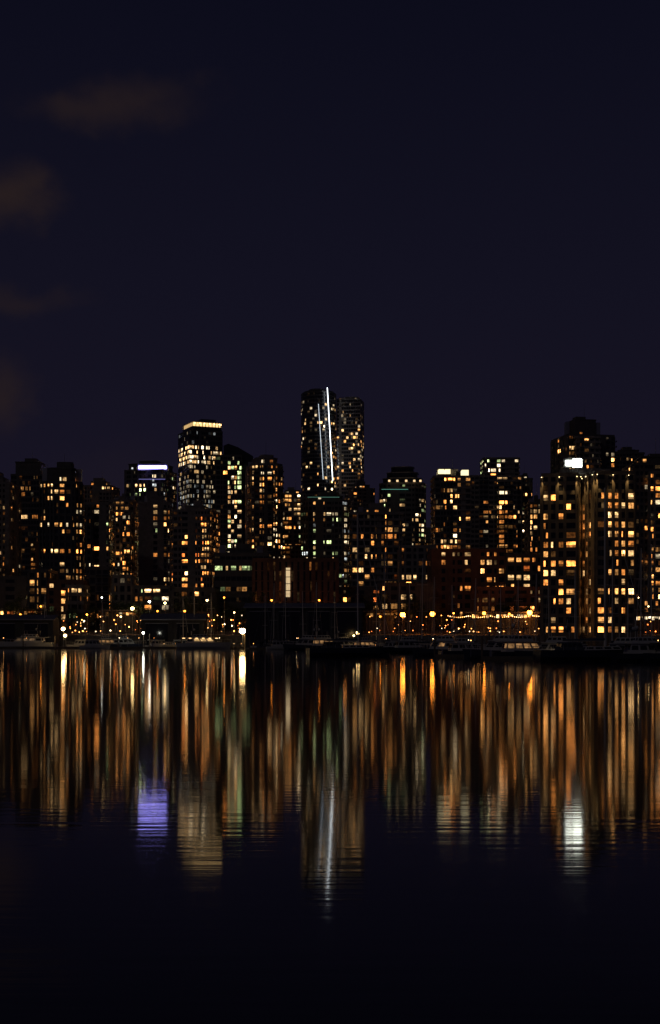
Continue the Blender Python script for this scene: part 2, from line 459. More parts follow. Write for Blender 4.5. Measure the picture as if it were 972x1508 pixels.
# ---- hotel group
tower('apartment_tower', 823, 908, 641, 610, 26, 12, 'resid', lit=0.18, wall=1, pal=WARM, pent=.45, penth=10, balc=.3, wing=True)
def hot(i, s, k, el, n):
    if el < 722: return (0.05, .3, [YO])
    return (0.56, 1.4, [OR, YO, OR, YE])
HP = rect(800, 868, 432, 16, -14); HQ = rect(862, 938, 430, 16, 12)
HO = dict(bay=2.7, pier=1.0, sp=1.2, pp=.55)
oa = tower('hotel_tower', 0, 0, 700, 432, poly=HP, style='punch', wall=3, pent=0, custom=hot, pal=HOT, over=HO, blank=.24)
ob = tower('hotel_tower', 0, 0, 697, 430, poly=HQ, style='punch', wall=3, pent=0, custom=hot, pal=HOT, over=HO, blank=.24)
def f(m):
    D = 440
    z = ob['z1']
    m.box(X(832, D), X(905, D), 446, 452, z - 1, z + 3.4, CONC)
    m.box(X(834, D), X(863, D), 445.2, 445.7, Z(686, D), Z(671, D), METAL)
    m.box(X(837, D), X(846, D), 444.9, 445.18, Z(683, D), Z(675, D), SIGNG, (9.5, 10, 8.6))
    m.box(X(847.5, D), X(861, D), 444.9, 445.18, Z(685, D), Z(673, D), SIGNG, (9.5, 10, 8.6))
    for b in (841, 848, 856): m.tube((X(b, D), 445.8, z), (X(b, D), 445.8, Z(672, D)), .12, .12, METAL)
part(ob, 'roof_sign', f)
def spots(info, m):
    P = info['poly']
    for i in range(4):
        a = Vector(P[i]); b = Vector(P[(i + 1) % 4]); d = (b - a); L = d.length; d.normalize(); n = Vector((d.y, -d.x))
        if n.y > -.2: continue
        nb = max(1, round(L / 2.7))
        for j in range(0, nb + 1, 2):
            c = a + d * (L * j / nb) + n * 1.15
            z = info['z1'] - .5
            m.box(c.x - .12, c.x + .12, c.y - .12, c.y + .12, z + .1, z + .4, METAL)
            m.tube((c.x, c.y, z + .3), (c.x - n.x * 1.1, c.y - n.y * 1.1, z + .3), .06, .06, METAL)
            l = bpy.data.lights.new('downlight', 'SPOT'); l.energy = 2000 * random.uniform(.25, 1.3); l.color = (1, .66, .25); l.spot_size = math.radians(56); l.spot_blend = .7; l.shadow_soft_size = .08
            lo = bpy.data.objects.new('downlight', l); scene.collection.objects.link(lo); lo.parent = info['e']
            lo.location = (c.x - info['org'][0], c.y - info['org'][1], z - .25 - info['org'][2])
            lo.rotation_euler = (0, 0, 0)
            m.ball((c.x, c.y, z + .05), .14, SIGNG, (7, 5.0, 2.2), 6, 4)
for q in (oa, ob): part(q, 'cornice_lights', lambda m, q=q: spots(q, m))
tower('apartment_tower', 906, 948, 668, 760, 24, 0, lit=0.12, wall=1, pent=.7, penth=3)
tower('apartment_tower', 934, 1010, 684, 520, 24, 0, lit=0.40, wall=1, pal=WARM, pent=.6, penth=4, balc=.3)
tower('apartment_tower', 1012, 1090, 700, 560, 24, 0, lit=0.30, pal=WARM)
tower('apartment_tower', 1100, 1170, 730, 500, 24, 10, lit=0.30, pal=WARM)
tower('apartment_tower', -130, -60, 730, 560, 24, 10, lit=0.30, pal=WARM)
tower('apartment_tower', -230, -150, 700, 620, 24, 0, lit=0.30, pal=WARM)

# ---- low front row
tower('apartment_block', -60, 38, 852, 498, 18, 0, lit=0.26, wall=1, pal=HOT, pent=0)
tower('apartment_block', 42, 70, 842, 478, 18, 0, lit=0.34, wall=1, pal=WARM + [GR], pent=0)
tower('apartment_block', 71, 122, 858, 472, 18, 0, lit=0.36, wall=2, pal=WARM + [GR], pent=0)
tower('apartment_block', 126, 160, 838, 482, 18, 4, lit=0.36, wall=1, pal=WARM, pent=0, balc=.3)
tower('apartment_block', 161, 194, 850, 476, 18, 4, lit=0.34, wall=0, pal=WARM, pent=0, balc=.3)
tower('apartment_block', 197, 250, 866, 470, 16, 0, lit=0.3, wall=1, pal=MIX, pent=0)
tower('apartment_block', 254, 316, 870, 465, 16, 0, lit=0.36, wall=1, pal=WARM, pent=0)
tower('office_block', 316, 396, 818, 485, 18, 0, 'office', lit=0.05, wall=1, pal=COOL, pent=.5, penth=2.5, blank=0, over=dict(sp=2.2),
      custom=lambda i, s, k, el, n: (0.9, .45, [GR, YE, GR]) if abs(el - 828) < 7 else ((0.35, .35, [YO, GR]) if abs(el - 858) < 8 else (0.06, .3, [YE])))
o = tower('brick_office_block', 373, 497, 826, 452, 18, 0, 'slit', lit=0.06, wall=2, pal=HOT, pent=0, bright=.2, blank=0)
def f(m):
    m.box(X(421, 450), X(427, 450), 450.9, 451.4, Z(880, 450), Z(836, 450), SIGNG, (.7, .5, .27))
    for k in range(5): m.box(X(420, 450), X(428, 450), 450.8, 451.5, Z(880 - k * 10, 450), Z(879 - k * 10, 450), DARKC)
part(o, 'stair_window', f)
tower('apartment_block', 498, 560, 868, 470, 16, 0, lit=0.3, wall=1, pal=HOT, pent=0)
tower('apartment_block', 560, 640, 862, 466, 16, 0, 'punch', lit=0.32, wall=1, pal=HOT, pent=0)
tower('apartment_block', 700, 800, 868, 462, 14, 0, 'punch', lit=0.32, wall=2, pal=HOT, pent=0)
# ---- background infill of the downtown
bx = -260
while bx < 1240:
    w = random.uniform(28, 60); D = random.uniform(880, 1150)
    tp = random.uniform(748, 800)
    tower('downtown_building', bx, bx + w, tp, D, 26, random.uniform(-15, 15), random.choice(['resid', 'office']), lit=0.16, wall=random.choice([0, 1]), pal=WARM, pent=random.choice([0, .5]), bright=.8, wing=False)
    bx += w + random.uniform(-8, 6)
bx = -200
while bx < 1180:
    w = random.uniform(30, 55); D = random.uniform(640, 760)
    tower('downtown_building', bx, bx + w, random.uniform(775, 815), D, 20, random.uniform(-10, 10), 'resid', lit=0.32, wall=random.choice([0, 1, 2]), pal=HOT, pent=0, wing=False)
    bx += w + random.uniform(0, 14)

# ---- waterfront restaurants with lit glazing
def pavilion(name, b0, b1, D, elt, zb, col, k, wh=1.1):
    x0, x1 = X(b0, D), X(b1, D); z1 = Z(elt, D)
    org = ((x0 + x1) / 2, D + 5, zb); e = empty(name, org); S = MB(); W = MB()
    S.box(x0, x1, D + .4, D + 10, zb - 1, z1 - .5, SHEDW)
    S.box(x0 - 1, x1 + 1, D - 1.2, D + 11, z1 - .5, z1, DARKC)
    n = int((x1 - x0) / 1.1)
    for i in range(n):
        a = x0 + (x1 - x0) * i / n
        S.box(a - .1, a + .1, D + .1, D + .5, zb - .9, z1 - .52, DARKC)
        if R() < .7:
            kk = k * math.exp(random.gauss(-.3, .9)); c = random.choice(col)
            h = random.choice([1, .8, .5])
            zc = z1 - .9
            W.box(a + .15, a + (x1 - x0) / n - .15, D + .3, D + .38, zc - wh * h, zc, GLOW, tuple(q * kk for q in c))
    S.obj('structure', e, org); W.obj('lit_windows', e, org)
pavilion('waterfront_restaurant', 690, 792, 446, 901, 4.8, [YE, YO, PW, OR], 2.0)
pavilion('waterfront_restaurant', 842, 975, 446, 904, 4.6, [PW, YE, PW, YO], 2.2)
pavilion('waterfront_restaurant', 540, 580, 447, 899, 5.0, [OR, YO], .5)
pavilion('waterfront_restaurant', 985, 1120, 446, 906, 4.6, [PW, YE, CW, YO], 1.9)
pavilion('waterfront_cafe', 150, 200, 452, 898, 5.0, [YO, OR, PW], .6)
pavilion('waterfront_cafe', -60, 60, 455, 896, 5.0, [RE, OR, YO], .4)

# ------------------------------------------------------------------ ground, seawall, water
g = MB()
ys = [441, 452, 480, 600, 1000, 1600, 9000]
for a, b in zip(ys, ys[1:]):
    g.poly([(-6000, a, gz(a)), (6000, a, gz(a)), (6000, b, gz(b)), (-6000, b, gz(b))], GROUND)
g.obj('ground')
s = MB()
s.box(-6000, 6000, 440, 441.0, -3, 3.9, STONE)
s.obj('seawall')
pm = MB()
pm.poly([(-600, 441.1, 3.72), (600, 441.1, 3.72), (600, 446, 4.13), (-600, 446, 4.13)], CONC)
pm.obj('promenade_pavement')
rl = MB()
for k in range(-60, 61):
    rl.tube((k * 3, 440.5, 3.9), (k * 3, 440.5, 5.0), .04, .04, METAL, 5)
for z in (4.3, 4.65, 5.0): rl.tube((-180, 440.5, z), (180, 440.5, z), .03, .03, METAL, 5)
rl.obj('promenade_railing')

wm, nt, p = new_mat('harbour_water')
p.inputs['Base Color'].default_value = (0.002, 0.0025, 0.005, 1)
p.inputs['IOR'].default_value = 1.31
tc = nt.nodes.new('ShaderNodeTexCoord')
n1 = nt.nodes.new('ShaderNodeTexNoise'); n1.inputs['Scale'].default_value = 0.03; n1.inputs['Detail'].default_value = 4
nt.links.new(tc.outputs['Object'], n1.inputs['Vector'])
mr = nt.nodes.new('ShaderNodeMapRange'); mr.inputs['From Min'].default_value = .3; mr.inputs['From Max'].default_value = .7
mr.inputs['To Min'].default_value = 0.045; mr.inputs['To Max'].default_value = 0.068
nt.links.new(n1.outputs['Fac'], mr.inputs['Value']); nt.links.new(mr.outputs['Result'], p.inputs['Roughness'])
def ripple(sx, scale, dist, prev=None):
    mp = nt.nodes.new('ShaderNodeMapping'); mp.inputs['Scale'].default_value = (sx, 1.0, 1)
    nt.links.new(tc.outputs['Object'], mp.inputs['Vector'])
    n2 = nt.nodes.new('ShaderNodeTexNoise'); n2.inputs['Scale'].default_value = scale; n2.inputs['Detail'].default_value = 2
    nt.links.new(mp.outputs['Vector'], n2.inputs['Vector'])
    bp = nt.nodes.new('ShaderNodeBump'); bp.inputs['Strength'].default_value = 1.0; bp.inputs['Distance'].default_value = dist
    nt.links.new(n2.outputs['Fac'], bp.inputs['Height'])
    if prev: nt.links.new(prev.outputs['Normal'], bp.inputs['Normal'])
    return bp
r1 = ripple(0.08, 2.6, 0.0036)
r2 = ripple(0.45, 0.7, 0.0022, r1)
nt.links.new(r2.outputs['Normal'], p.inputs['Normal'])
w = MB(); w.poly([(-6000, -3000, 0), (6000, -3000, 0), (6000, 440.2, 0), (-6000, 440.2, 0)], wm)
w.obj('water')

# ------------------------------------------------------------------ boats
def hull(m, L, Bm, H, mat, sheer=.35, bow=1.0, n=12):
    secs = []
    for i in range(n + 1):
        t = i / n; x = -L / 2 + L * t
        wd = Bm / 2 * (1 - max(0, (t - .45) / .55) ** 2.2) * (0.86 + .14 * min(1, t / .3))
        zt = H * (1 + sheer * max(0, t - .3) ** 1.5)
        xb = x - (0 if t < .8 else (t - .8) * L * .12 * bow)
        wd = max(wd, .03)
        secs.append([(x, -wd, zt), (xb, -wd * .93, H * .35), (xb, -wd * .6, -.35), (xb, wd * .6, -.35), (xb, wd * .93, H * .35), (x, wd, zt)])
    for a, b in zip(secs, secs[1:]):
        for k in range(5): m.poly([a[k], b[k], b[k + 1], a[k + 1]], mat)
        m.poly([(a[0][0], a[0][1], a[0][2] - .08), (a[5][0], a[5][1], a[5][2] - .08), (b[5][0], b[5][1], b[5][2] - .08), (b[0][0], b[0][1], b[0][2] - .08)], TEAK)
    m.poly(secs[0], mat)

def taper(m, x0, x1, w0, w1, z0, z1, rake, mat, lit=None, rakeb=.3):
    b = [(x0, -w0 / 2, z0), (x1, -w1 / 2, z0), (x1, w1 / 2, z0), (x0, w0 / 2, z0)]
    t = [(x0 + rakeb, -w0 / 2 * .9, z1), (x1 - rake, -w1 / 2 * .9, z1), (x1 - rake, w1 / 2 * .9, z1), (x0 + rakeb, w0 / 2 * .9, z1)]
    for k in range(4):
        j = (k + 1) % 4; m.poly([b[k], b[j], t[j], t[k]], mat)
        P0, P1, P2, P3 = map(Vector, (b[k], b[j], t[j], t[k]))
        nn = (P1 - P0).cross(P3 - P0).normalized() * .02
        cnt = 4 if k in (0, 2) else 2
        for q in range(cnt):
            a0 = (q + .12) / cnt; a1 = (q + .88) / cnt
            f_ = lambda a, h: (P0.lerp(P1, a)).lerp(P3.lerp(P2, a), h) + nn
            col = lit if (lit and R() < .8) else None
            m.poly([f_(a0, .4), f_(a1, .4), f_(a1, .82), f_(a0, .82)], GLOW if col else GLASS, tuple(c for c in col) if col else (0, 0, 0))
    m.poly(t, mat)

def motor_boat(L=14, fly=True, lit=None, hm=None, deckglow=None):
    m = MB(); H = L * .10; B_ = L * .29; hm = hm or HULLW
    hull(m, L, B_, H, hm)
    zc = H * 1.02
    taper(m, -L * .33, L * .22, B_ * .78, B_ * .6, zc - .1, zc + 1.5, L * .10, HULLW, lit)
    m.box(-L * .42, L * .14, -B_ * .40, B_ * .40, zc + 1.48, zc + 1.6, HULLW)
    if fly:
        taper(m, -L * .22, L * .08, B_ * .6, B_ * .5, zc + 1.61, zc + 2.5, L * .05, HULLW)
        m.box(-L * .26, L * .02, -B_ * .3, B_ * .3, zc + 3.5, zc + 3.6, CANVAS)
        for sx in (-L * .24, 0):
            for sy in (-1, 1): m.tube((sx, sy * B_ * .27, zc + 2.2), (sx, sy * B_ * .27, zc + 3.5), .04, .04, ALU)
        m.tube((-L * .2, 0, zc + 3.6), (-L * .22, 0, zc + 5.4), .06, .03, ALU)
        m.ball((-L * .19, 0, zc + 3.95), .3, HULLW, (0, 0, 0))
    pts = []
    for i in range(9):
        t = .5 + .5 * i / 8; x = -L / 2 + L * t
        wd = max(.05, B_ / 2 * (1 - max(0, (t - .45) / .55) ** 2.2)) * .95
        zt = H * (1 + .35 * max(0, t - .3) ** 1.5); pts.append((x - .1, wd, zt))
    for sg in (-1, 1):
        for a, b in zip(pts, pts[1:]):
            m.tube((a[0], sg * a[1], a[2] + .8), (b[0], sg * b[1], b[2] + .8), .025, .025, ALU, 4)
        for a in pts: m.tube((a[0], sg * a[1], a[2] - .05), (a[0], sg * a[1], a[2] + .8), .02, .02, ALU, 4)
    if deckglow:
        for q in range(6):
            for sy in (-1, 1):
                m.box(-L * .4 + q * L * .12, -L * .4 + q * L * .12 + .7, sy * B_ * .39 - .04, sy * B_ * .39 + .04, zc + 1.33, zc + 1.46, SIGNG, deckglow)
    return m

def sail_boat(L=12, Hm=17, hm=None, cover=True, mr_=1.0):
    m = MB(); H = L * .085; B_ = L * .28
    hull(m, L, B_, H, hm or HULLW, .25, 2.0)
    zc = H
    taper(m, -L * .12, L * .22, B_ * .6, B_ * .4, zc - .1, zc + .6, .6, HULLW)
    mx = L * .08
    m.tube((mx, 0, zc), (mx, 0, zc + Hm), .12 * mr_, .08 * mr_, ALU, 8)
    m.tube((mx, 0, zc + 1.5), (mx - L * .38, 0, zc + 1.4), .08, .07, ALU)
    if cover: m.tube((mx - .1, 0, zc + 1.72), (mx - L * .36, 0, zc + 1.58), .24, .13, CANVAS, 8)
    for hh in (.4, .7):
        m.tube((mx, -B_ * .32, zc + Hm * hh), (mx, B_ * .32, zc + Hm * hh), .04, .04, ALU, 4)
    for sy in (-1, 1):
        m.tube((mx, sy * B_ * .45, zc), (mx, sy * B_ * .32, zc + Hm * .4), .018, .018, METAL, 4)
        m.tube((mx, sy * B_ * .32, zc + Hm * .4), (mx, sy * B_ * .32, zc + Hm * .7), .018, .018, METAL, 4)
        m.tube((mx, sy * B_ * .32, zc + Hm * .7), (mx, 0, zc + Hm), .018, .018, METAL, 4)
    m.tube((L * .49, 0, H * 1.15), (mx, 0, zc + Hm * .97), .07, .05, HULLW, 5)
    m.tube((-L * .5, 0, H), (mx, 0, zc + Hm), .018, .018, METAL, 4)
    taper(m, -L * .32, -L * .12, B_ * .6, B_ * .55, zc, zc + 1.25, .5, CANVAS)
    for q in range(-4, 5):
        x = q * L / 9.5; t = x / L + .5
        wd = max(.05, B_ / 2 * (1 - max(0, (t - .45) / .55) ** 2.2)) * .95
        for sy in (-1, 1): m.tube((x, sy * wd, H), (x, sy * wd, H + .75), .02, .02, ALU, 4)
    return m

def place(m, name, b, D, rot, sc=1.0):
    me = m if isinstance(m, bpy.types.Mesh) else m.mesh(name)
    o = bpy.data.objects.new(name, me); scene.collection.objects.link(o)
    o.location = (X(b, D), D, 0.0); o.rotation_euler = (math.radians(random.uniform(-1, 1)), 0, math.radians(rot)); o.scale = (sc,) * 3
    return o

DG = (3.5, 2.0, .8)
mb_big = motor_boat(17, True, (.10, .06, .03)).mesh('motor_yacht')
mb_lit = motor_boat(16, True, (.9, .55, .22), None, DG).mesh('motor_yacht_lit')
mb_s = motor_boat(9, False, None).mesh('cabin_cruiser')
mb_m = motor_boat(12, True, None, HULLD).mesh('motor_yacht_navy')
mb_c = motor_boat(11, True, (.25, .13, .05), HULLD).mesh('cruiser')
sb = [sail_boat(11, 15).mesh('sailboat_a'), sail_boat(13, 18, HULLD).mesh('sailboat_b'), sail_boat(15, 22, HULLD).mesh('sailboat_c')]
place(mb_big, 'motor_yacht', 38, 412, 176)
place(mb_lit, 'motor_yacht', 301, 400, 4)
place(mb_s, 'cabin_cruiser', 118, 415, 170); place(mb_c, 'cabin_cruiser', 160, 418, 10); place(mb_m, 'cabin_cruiser', 186, 410, 12)
place(mb_c, 'cabin_cruiser', -40, 414, 0); place(mb_s, 'cabin_cruiser', 236, 408, 20); place(mb_s, 'cabin_cruiser', 262, 418, 170); place(mb_s, 'cabin_cruiser', 140, 399, 8)
for b, D, r, k in ((64, 428, 80, 0), (150, 430, 95, 0), (268, 420, 80, 0), (285, 425, 100, 1), (310, 424, 90, 0), (388, 388, 70, 0), (404, 385, 95, 1), (422, 380, 100, 2), (446, 378, 80, 0),
                   (468, 372, 95, 1), (492, 366, 85, 0), (553, 350, 75, 1), (568, 335, 100, 2), (588, 340, 90, 1), (604, 345, 90, 0), (622, 326, 84, 2), (640, 330, 85, 1), (668, 305, 80, 0),
                   (700, 300, 95, 1), (738, 290, 80, 0), (765, 285, 100, 0), (790, 280, 80, 1), (846, 262, 80, 0), (903, 250, 100, 1), (925, 246, 85, 0), (945, 240, 85, 1), (962, 236, 95, 2), (1010, 240, 85, 0), (-20, 425, 90, 1), (720, 350, 90, 0), (810, 340, 90, 1)):
    place(sb[k], 'sailboat', b, D, r + random.uniform(-12, 12), random.uniform(.85, 1.1))
place(sail_boat(17, 26, HULLD, True, 1.3), 'sailboat', 517, 262, 12)
place(sail_boat(19, 25.5, HULLD, True, 1.5), 'sailboat', 877, 213, 8)
for b, D, r, me in ((540, 330, 20, mb_c), (576, 318, 160, mb_s), (606, 312, 15, mb_m), (650, 268, 170, mb_c), (690, 250, 10, mb_m), (735, 236, 165, mb_m),
                    (775, 226, 12, mb_c), (812, 222, 170, mb_m), (850, 216, 15, mb_s), (912, 214, 170, mb_m), (958, 208, 10, mb_m), (1010, 206, 10, mb_m), (415, 372, 12, mb_s), (450, 368, 170, mb_m), (482, 360, 10, mb_c), (510, 352, 14, mb_m)):
    place(me, 'motor_boat', b, D, r, random.uniform(.9, 1.1))

# docks
def dock(x0, x1, y, wdt=2.4, fingers=True):
    m = MB()
    m.box(x0, x1, y, y + wdt, -.3, .5, TIMBER)
    n = int((x1 - x0) / 9)
    for i in range(n + 1):
        x = x0 + (x1 - x0) * i / max(1, n)
        m.tube((x, y + wdt + .3, -2), (x, y + wdt + .3, 3.4 + R()), .2, .17, TIMBER, 7)
        if fingers and i < n: m.box(x + 3, x + 4, y + wdt + .01, y + wdt + 9, -.3, .45, TIMBER)
        m.box(x + 1, x + 1.3, y + .2, y + .5, .5, 1.5, METAL)
    m.obj('floating_dock')
dock(X(-60, 405), X(360, 405), 403)
dock(X(370, 385), X(540, 360), 375)
dock(X(530, 325), X(720, 325), 322)
dock(X(640, 245), X(1100, 245), 242)
dock(X(700, 232), X(1080, 222), 219, fingers=False)

# boathouses
def boathouse(b0, b1, D, dep, eave, ridge, name='boathouse'):
    x0, x1 = X(b0, D), X(b1, D); z0, ze, zr = .3, Z(eave, D), Z(ridge, D)
    org = ((x0 + x1) / 2, D + dep / 2, 0); e = empty(name, org); S = MB(); r = MB()
    S.box(x0, x1, D, D + dep, z0, ze, SHEDW)
    n = int((x1 - x0) / 1.2)
    for i in range(n):
        a = x0 + (x1 - x0) * i / n; S.box(a, a + .15, D - .08, D - .003, z0 + .1, ze - .1, SHEDW)
    nd = max(1, int((x1 - x0) / 7))
    for i in range(nd):
        a = x0 + (x1 - x0) * (i + .15) / nd; b = x0 + (x1 - x0) * (i + .85) / nd
        S.box(a, b, D - .2, D - .1, z0 + .2, ze - 1.4, GLASS); S.box(a - .2, b + .2, D - .3, D - .1, ze - 1.38, ze - 1.15, METAL)
    ym = D + dep / 2
    o_ = 0.7
    r.poly([(x0 - o_, D - o_, ze), (x1 + o_, D - o_, ze), (x1 + o_, ym, zr), (x0 - o_, ym, zr)], SHEDR)
    r.poly([(x1 + o_, D + dep + o_, ze), (x0 - o_, D + dep + o_, ze), (x0 - o_, ym, zr), (x1 + o_, ym, zr)], SHEDR)
    for xx in (x0, x1): r.poly([(xx, D, ze), (xx, D + dep, ze), (xx, ym, zr)], SHEDW)
    r.box(x0 - o_, x1 + o_, D - o_ - .15, D - o_, ze - .3, ze + .1, METAL)
    S.obj('walls', e, org); r.obj('roof', e, org)
boathouse(362, 534, 396, 16, 894, 887)
boathouse(208, 300, 424, 12, 912, 903)
boathouse(-20, 78, 428, 10, 912, 905)

# ------------------------------------------------------------------ lamps
def lamp(b, el, D, r, col, base, name='street_lamp', arm=True):
    x, z = X(b, D), Z(el, D); org = (x, D, base); e = empty(name, org); m = MB(); l = MB()
    m.tube((x, D + .5, base - .3), (x, D + .5, z + .3), .1, .06, METAL, 7)
    m.tube((x, D + .5, base - .3), (x, D + .5, base + .5), .2, .15, METAL, 8)
    m.tube((x, D + .5, z + .3), (x, D, z + r + .12), .05, .05, METAL, 6)
    m.tube((x, D, z + r * .75), (x, D, z + r + .15), r * .8, r * .3, METAL, 8)
    l.ball((x, D, z), r, LAMPG, col, 10, 8)
    m.obj('pole', e, org); l.obj('lamp_globe', e, org)
def sc(c, k): return tuple(q * k for q in c)
ORL = (1, .27, .025); WL = (1, .64, .25); CL = (.95, .95, .8)
lamp(357, 929, 404.5, .9, sc(WL, 40), .5, 'dock_lamp')
lamp(93, 926, 404.5, .55, sc(WL, 34), .5, 'dock_lamp'); lamp(96, 936, 404.5, .45, sc(WL, 18), .5, 'dock_lamp')
lamp(211, 932, 404.5, .3, sc(CL, 44), .5, 'dock_lamp')
lamp(527, 932, 350, .45, sc(WL, 14), .5, 'dock_lamp'); lamp(521, 936, 350, .25, sc(WL, 10), .5, 'dock_lamp')
lamp(2, 914, 441.6, .6, sc(WL, 22), 3.7)
for b, el, r, k in ((593, 905, .8, 26), (637, 904, .8, 26), (713, 903, .55, 16), (780, 902, .8, 28), (813, 893, .72, 26), (668, 903, .28, 14), (750, 904, .3, 16), (560, 908, .3, 12), (1000, 903, .6, 30), (845, 896, .3, 14)):
    lamp(b, el, 443, r, sc(ORL, k), 4)
for b, el, r, k, c in ((195, 896, .55, 24, WL), (220, 886, .38, 20, CL), (243, 888, .38, 16, WL), (128, 905, .3, 14, ORL), (150, 880, .26, 10, CL), (305, 884, .34, 16, WL), (330, 880, .26, 12, ORL),
                       (60, 893, .26, 12, ORL), (30, 905, .28, 12, ORL), (272, 900, .32, 16, ORL), (178, 908, .26, 12, WL), (345, 902, .26, 12, WL), (232, 900, .26, 12, ORL), (400, 884, .3, 12, ORL), (470, 884, .3, 12, ORL)):  # last two lamps added behind the boathouse to light the brick block
    lamp(b, el, 447, r, sc(c, k), 4.3)
for b, el in ((955, 893), (900, 898), (940, 880)): lamp(b, el, 450, .2, sc(YE, 20), 4.4)
# small bollard and path lights along the waterfront
bl = MB()
for k in range(210):
    b = random.choice([random.uniform(-40, 360), random.uniform(100, 345), random.uniform(535, 970), random.uniform(540, 830)]); D = random.choice([441.8, 443, 445, 449, 456]); h = random.choice([1.0, 1.3, 2.2, 3.4, 4.5, 6]); z0 = gz(D)
    x = X(b, D)
    bl.tube((x, D, z0 - .1), (x, D, z0 + h), .06, .05, METAL, 5)
    bl.ball((x, D, z0 + h + .1), random.choice([.12, .15, .2]), SIGNG, sc(random.choice([OR, OR, RE, RE, YO, PW]), random.uniform(1.5, 13)), 6, 4)
bl.obj('bollard_lights')
dl = MB()  # small lamps on posts, added along the docks to brighten the boats
for k in range(40):
    b = random.uniform(-40, 980); D = 403.6 if b < 360 else (376 if b < 540 else (323 if b < 690 else random.choice([243, 220]))); x = X(b, D); h = random.choice([.8, 1.0, 2.5])
    dl.tube((x, D, .4), (x, D, .5 + h), .05, .05, METAL, 5); dl.ball((x, D, .6 + h), .07, LAMPG, sc(random.choice([YO, PW, OR, YE]), random.uniform(3, 16)), 6, 4)
dl.obj('boat_fill_lights')
# festoon lights along the promenade
fe = MB()
for k in range(60):
    t = k / 59; b = 660 + 175 * t; D = 442.5
    fe.ball((X(b, D), D, Z(907 - 8 * max(0, t - .6) + 2.2 * abs(math.sin(t * 18)), D)), .14, SIGNG, sc(random.choice([YO, YE, OR]), random.uniform(1, 13)), 5, 4)
for k in range(19):
    b = 660 + 175 * k / 18; D = 442.6
    fe.tube((X(b, D), D, 3.7), (X(b, D), D, Z(906, D) + .3), .05, .04, METAL, 5)
fe.obj('festoon_lights')

# ------------------------------------------------------------------ trees
def tree_mesh(seed, H=11, W=4.2, leaves=900):
    rnd = random.Random(seed); m = MB()
    m.tube((0, 0, -.5), (.15, 0, H * .35), .28, .2, BARK, 8); m.tube((.15, 0, H * .35), (0, .2, H * .75), .2, .07, BARK, 7)
    cl = []
    for k in range(11):
        a = rnd.uniform(0, 6.28); z = H * rnd.uniform(.28, .6); rr = W * rnd.uniform(.45, .95); z2 = z + H * rnd.uniform(.12, .38)
        e_ = (rr * math.cos(a), rr * math.sin(a), z2); m.tube((.1, 0, z), e_, .1, .03, BARK, 5)
        cl.append((e_, rnd.uniform(.9, 1.6)))
        for q in range(2):
            f_ = (e_[0] * rnd.uniform(.3, 1.1) + rnd.uniform(-1, 1), e_[1] * rnd.uniform(.3, 1.1), e_[2] + rnd.uniform(.2, 1.6))
            m.tube(tuple(Vector((.1, 0, z)).lerp(Vector(e_), .6)), f_, .05, .02, BARK, 4); cl.append((f_, rnd.uniform(.7, 1.3)))
    cl.append(((0, 0, H * .88), 1.3))
    for _ in range(leaves):
        c, r = rnd.choice(cl)
        p_ = Vector(c) + Vector((rnd.gauss(0, .5), rnd.gauss(0, .5), rnd.gauss(0, .42))) * r
        u = Vector((rnd.uniform(-1, 1), rnd.uniform(-1, 1), rnd.uniform(-.6, .6))).normalized() * rnd.uniform(.16, .32)
        v = u.cross(Vector((rnd.uniform(-1, 1), rnd.uniform(-1, 1), rnd.uniform(-1, 1)))).normalized() * u.length * .8
        m.poly([p_ - u, p_ - v * .7, p_ + u, p_ + v], LEAF)
    return m.mesh('tree')
tm = [tree_mesh(1), tree_mesh(2, 9, 3.6), tree_mesh(3, 13, 4.6, 1100), tree_mesh(4, 8, 3.2, 500)]
for k in range(72):
    b = -60 + 1110 * (k + R() * .8) / 72
    if 800 < b < 835 and R() < .5: continue
    D = random.choice([450, 452, 456, 460]) + R() * 3
    if 660 < b < 980 and R() < .45: continue
    o_ = bpy.data.objects.new('tree', random.choice(tm)); scene.collection.objects.link(o_)
    o_.location = (X(b, D), D, gz(D)); o_.rotation_euler = (0, 0, R() * 6.28); s_ = random.uniform(.55, 1.05); o_.scale = (s_, s_, s_ * random.uniform(.85, 1.15))

# ------------------------------------------------------------------ world
wd = bpy.data.worlds.new('World'); scene.world = wd; wd.use_nodes = True
nt = wd.node_tree; nt.nodes.clear(); N = nt.nodes.new; Lk = nt.links.new
out = N('ShaderNodeOutputWorld'); bg = N('ShaderNodeBackground'); Lk(bg.outputs[0], out.inputs[0])
bg.inputs['Strength'].default_value = 1.0
tc = N('ShaderNodeTexCoord'); sep = N('ShaderNodeSeparateXYZ'); Lk(tc.outputs['Generated'], sep.inputs[0])
ramp = N('ShaderNodeValToRGB'); Lk(sep.outputs['Z'], ramp.inputs['Fac'])
cr = ramp.color_ramp
cr.elements[0].position = 0.0; cr.elements[0].color = (.0098, .0072, .0158, 1)
cr.elements[1].position = 1.0; cr.elements[1].color = (.0020, .0024, .0064, 1)
for ps, c in ((.12, (.0080, .0066, .0156)), (.24, (.0063, .0058, .0140)), (.42, (.0038, .0039, .0106))):
    e_ = cr.elements.new(ps); e_.color = (*c, 1)
def math_(op, a, b=None, clamp=False):
    n_ = N('ShaderNodeMath'); n_.operation = op; n_.use_clamp = clamp
    for i, v in enumerate((a, b)):
        if v is None: continue
        if isinstance(v, (int, float)): n_.inputs[i].default_value = v
        else: Lk(v, n_.inputs[i])
    return n_.outputs[0]
ymx = math_('MAXIMUM', sep.outputs['Y'], .02)
u = math_('DIVIDE', sep.outputs['X'], ymx); v = math_('DIVIDE', sep.outputs['Z'], ymx)
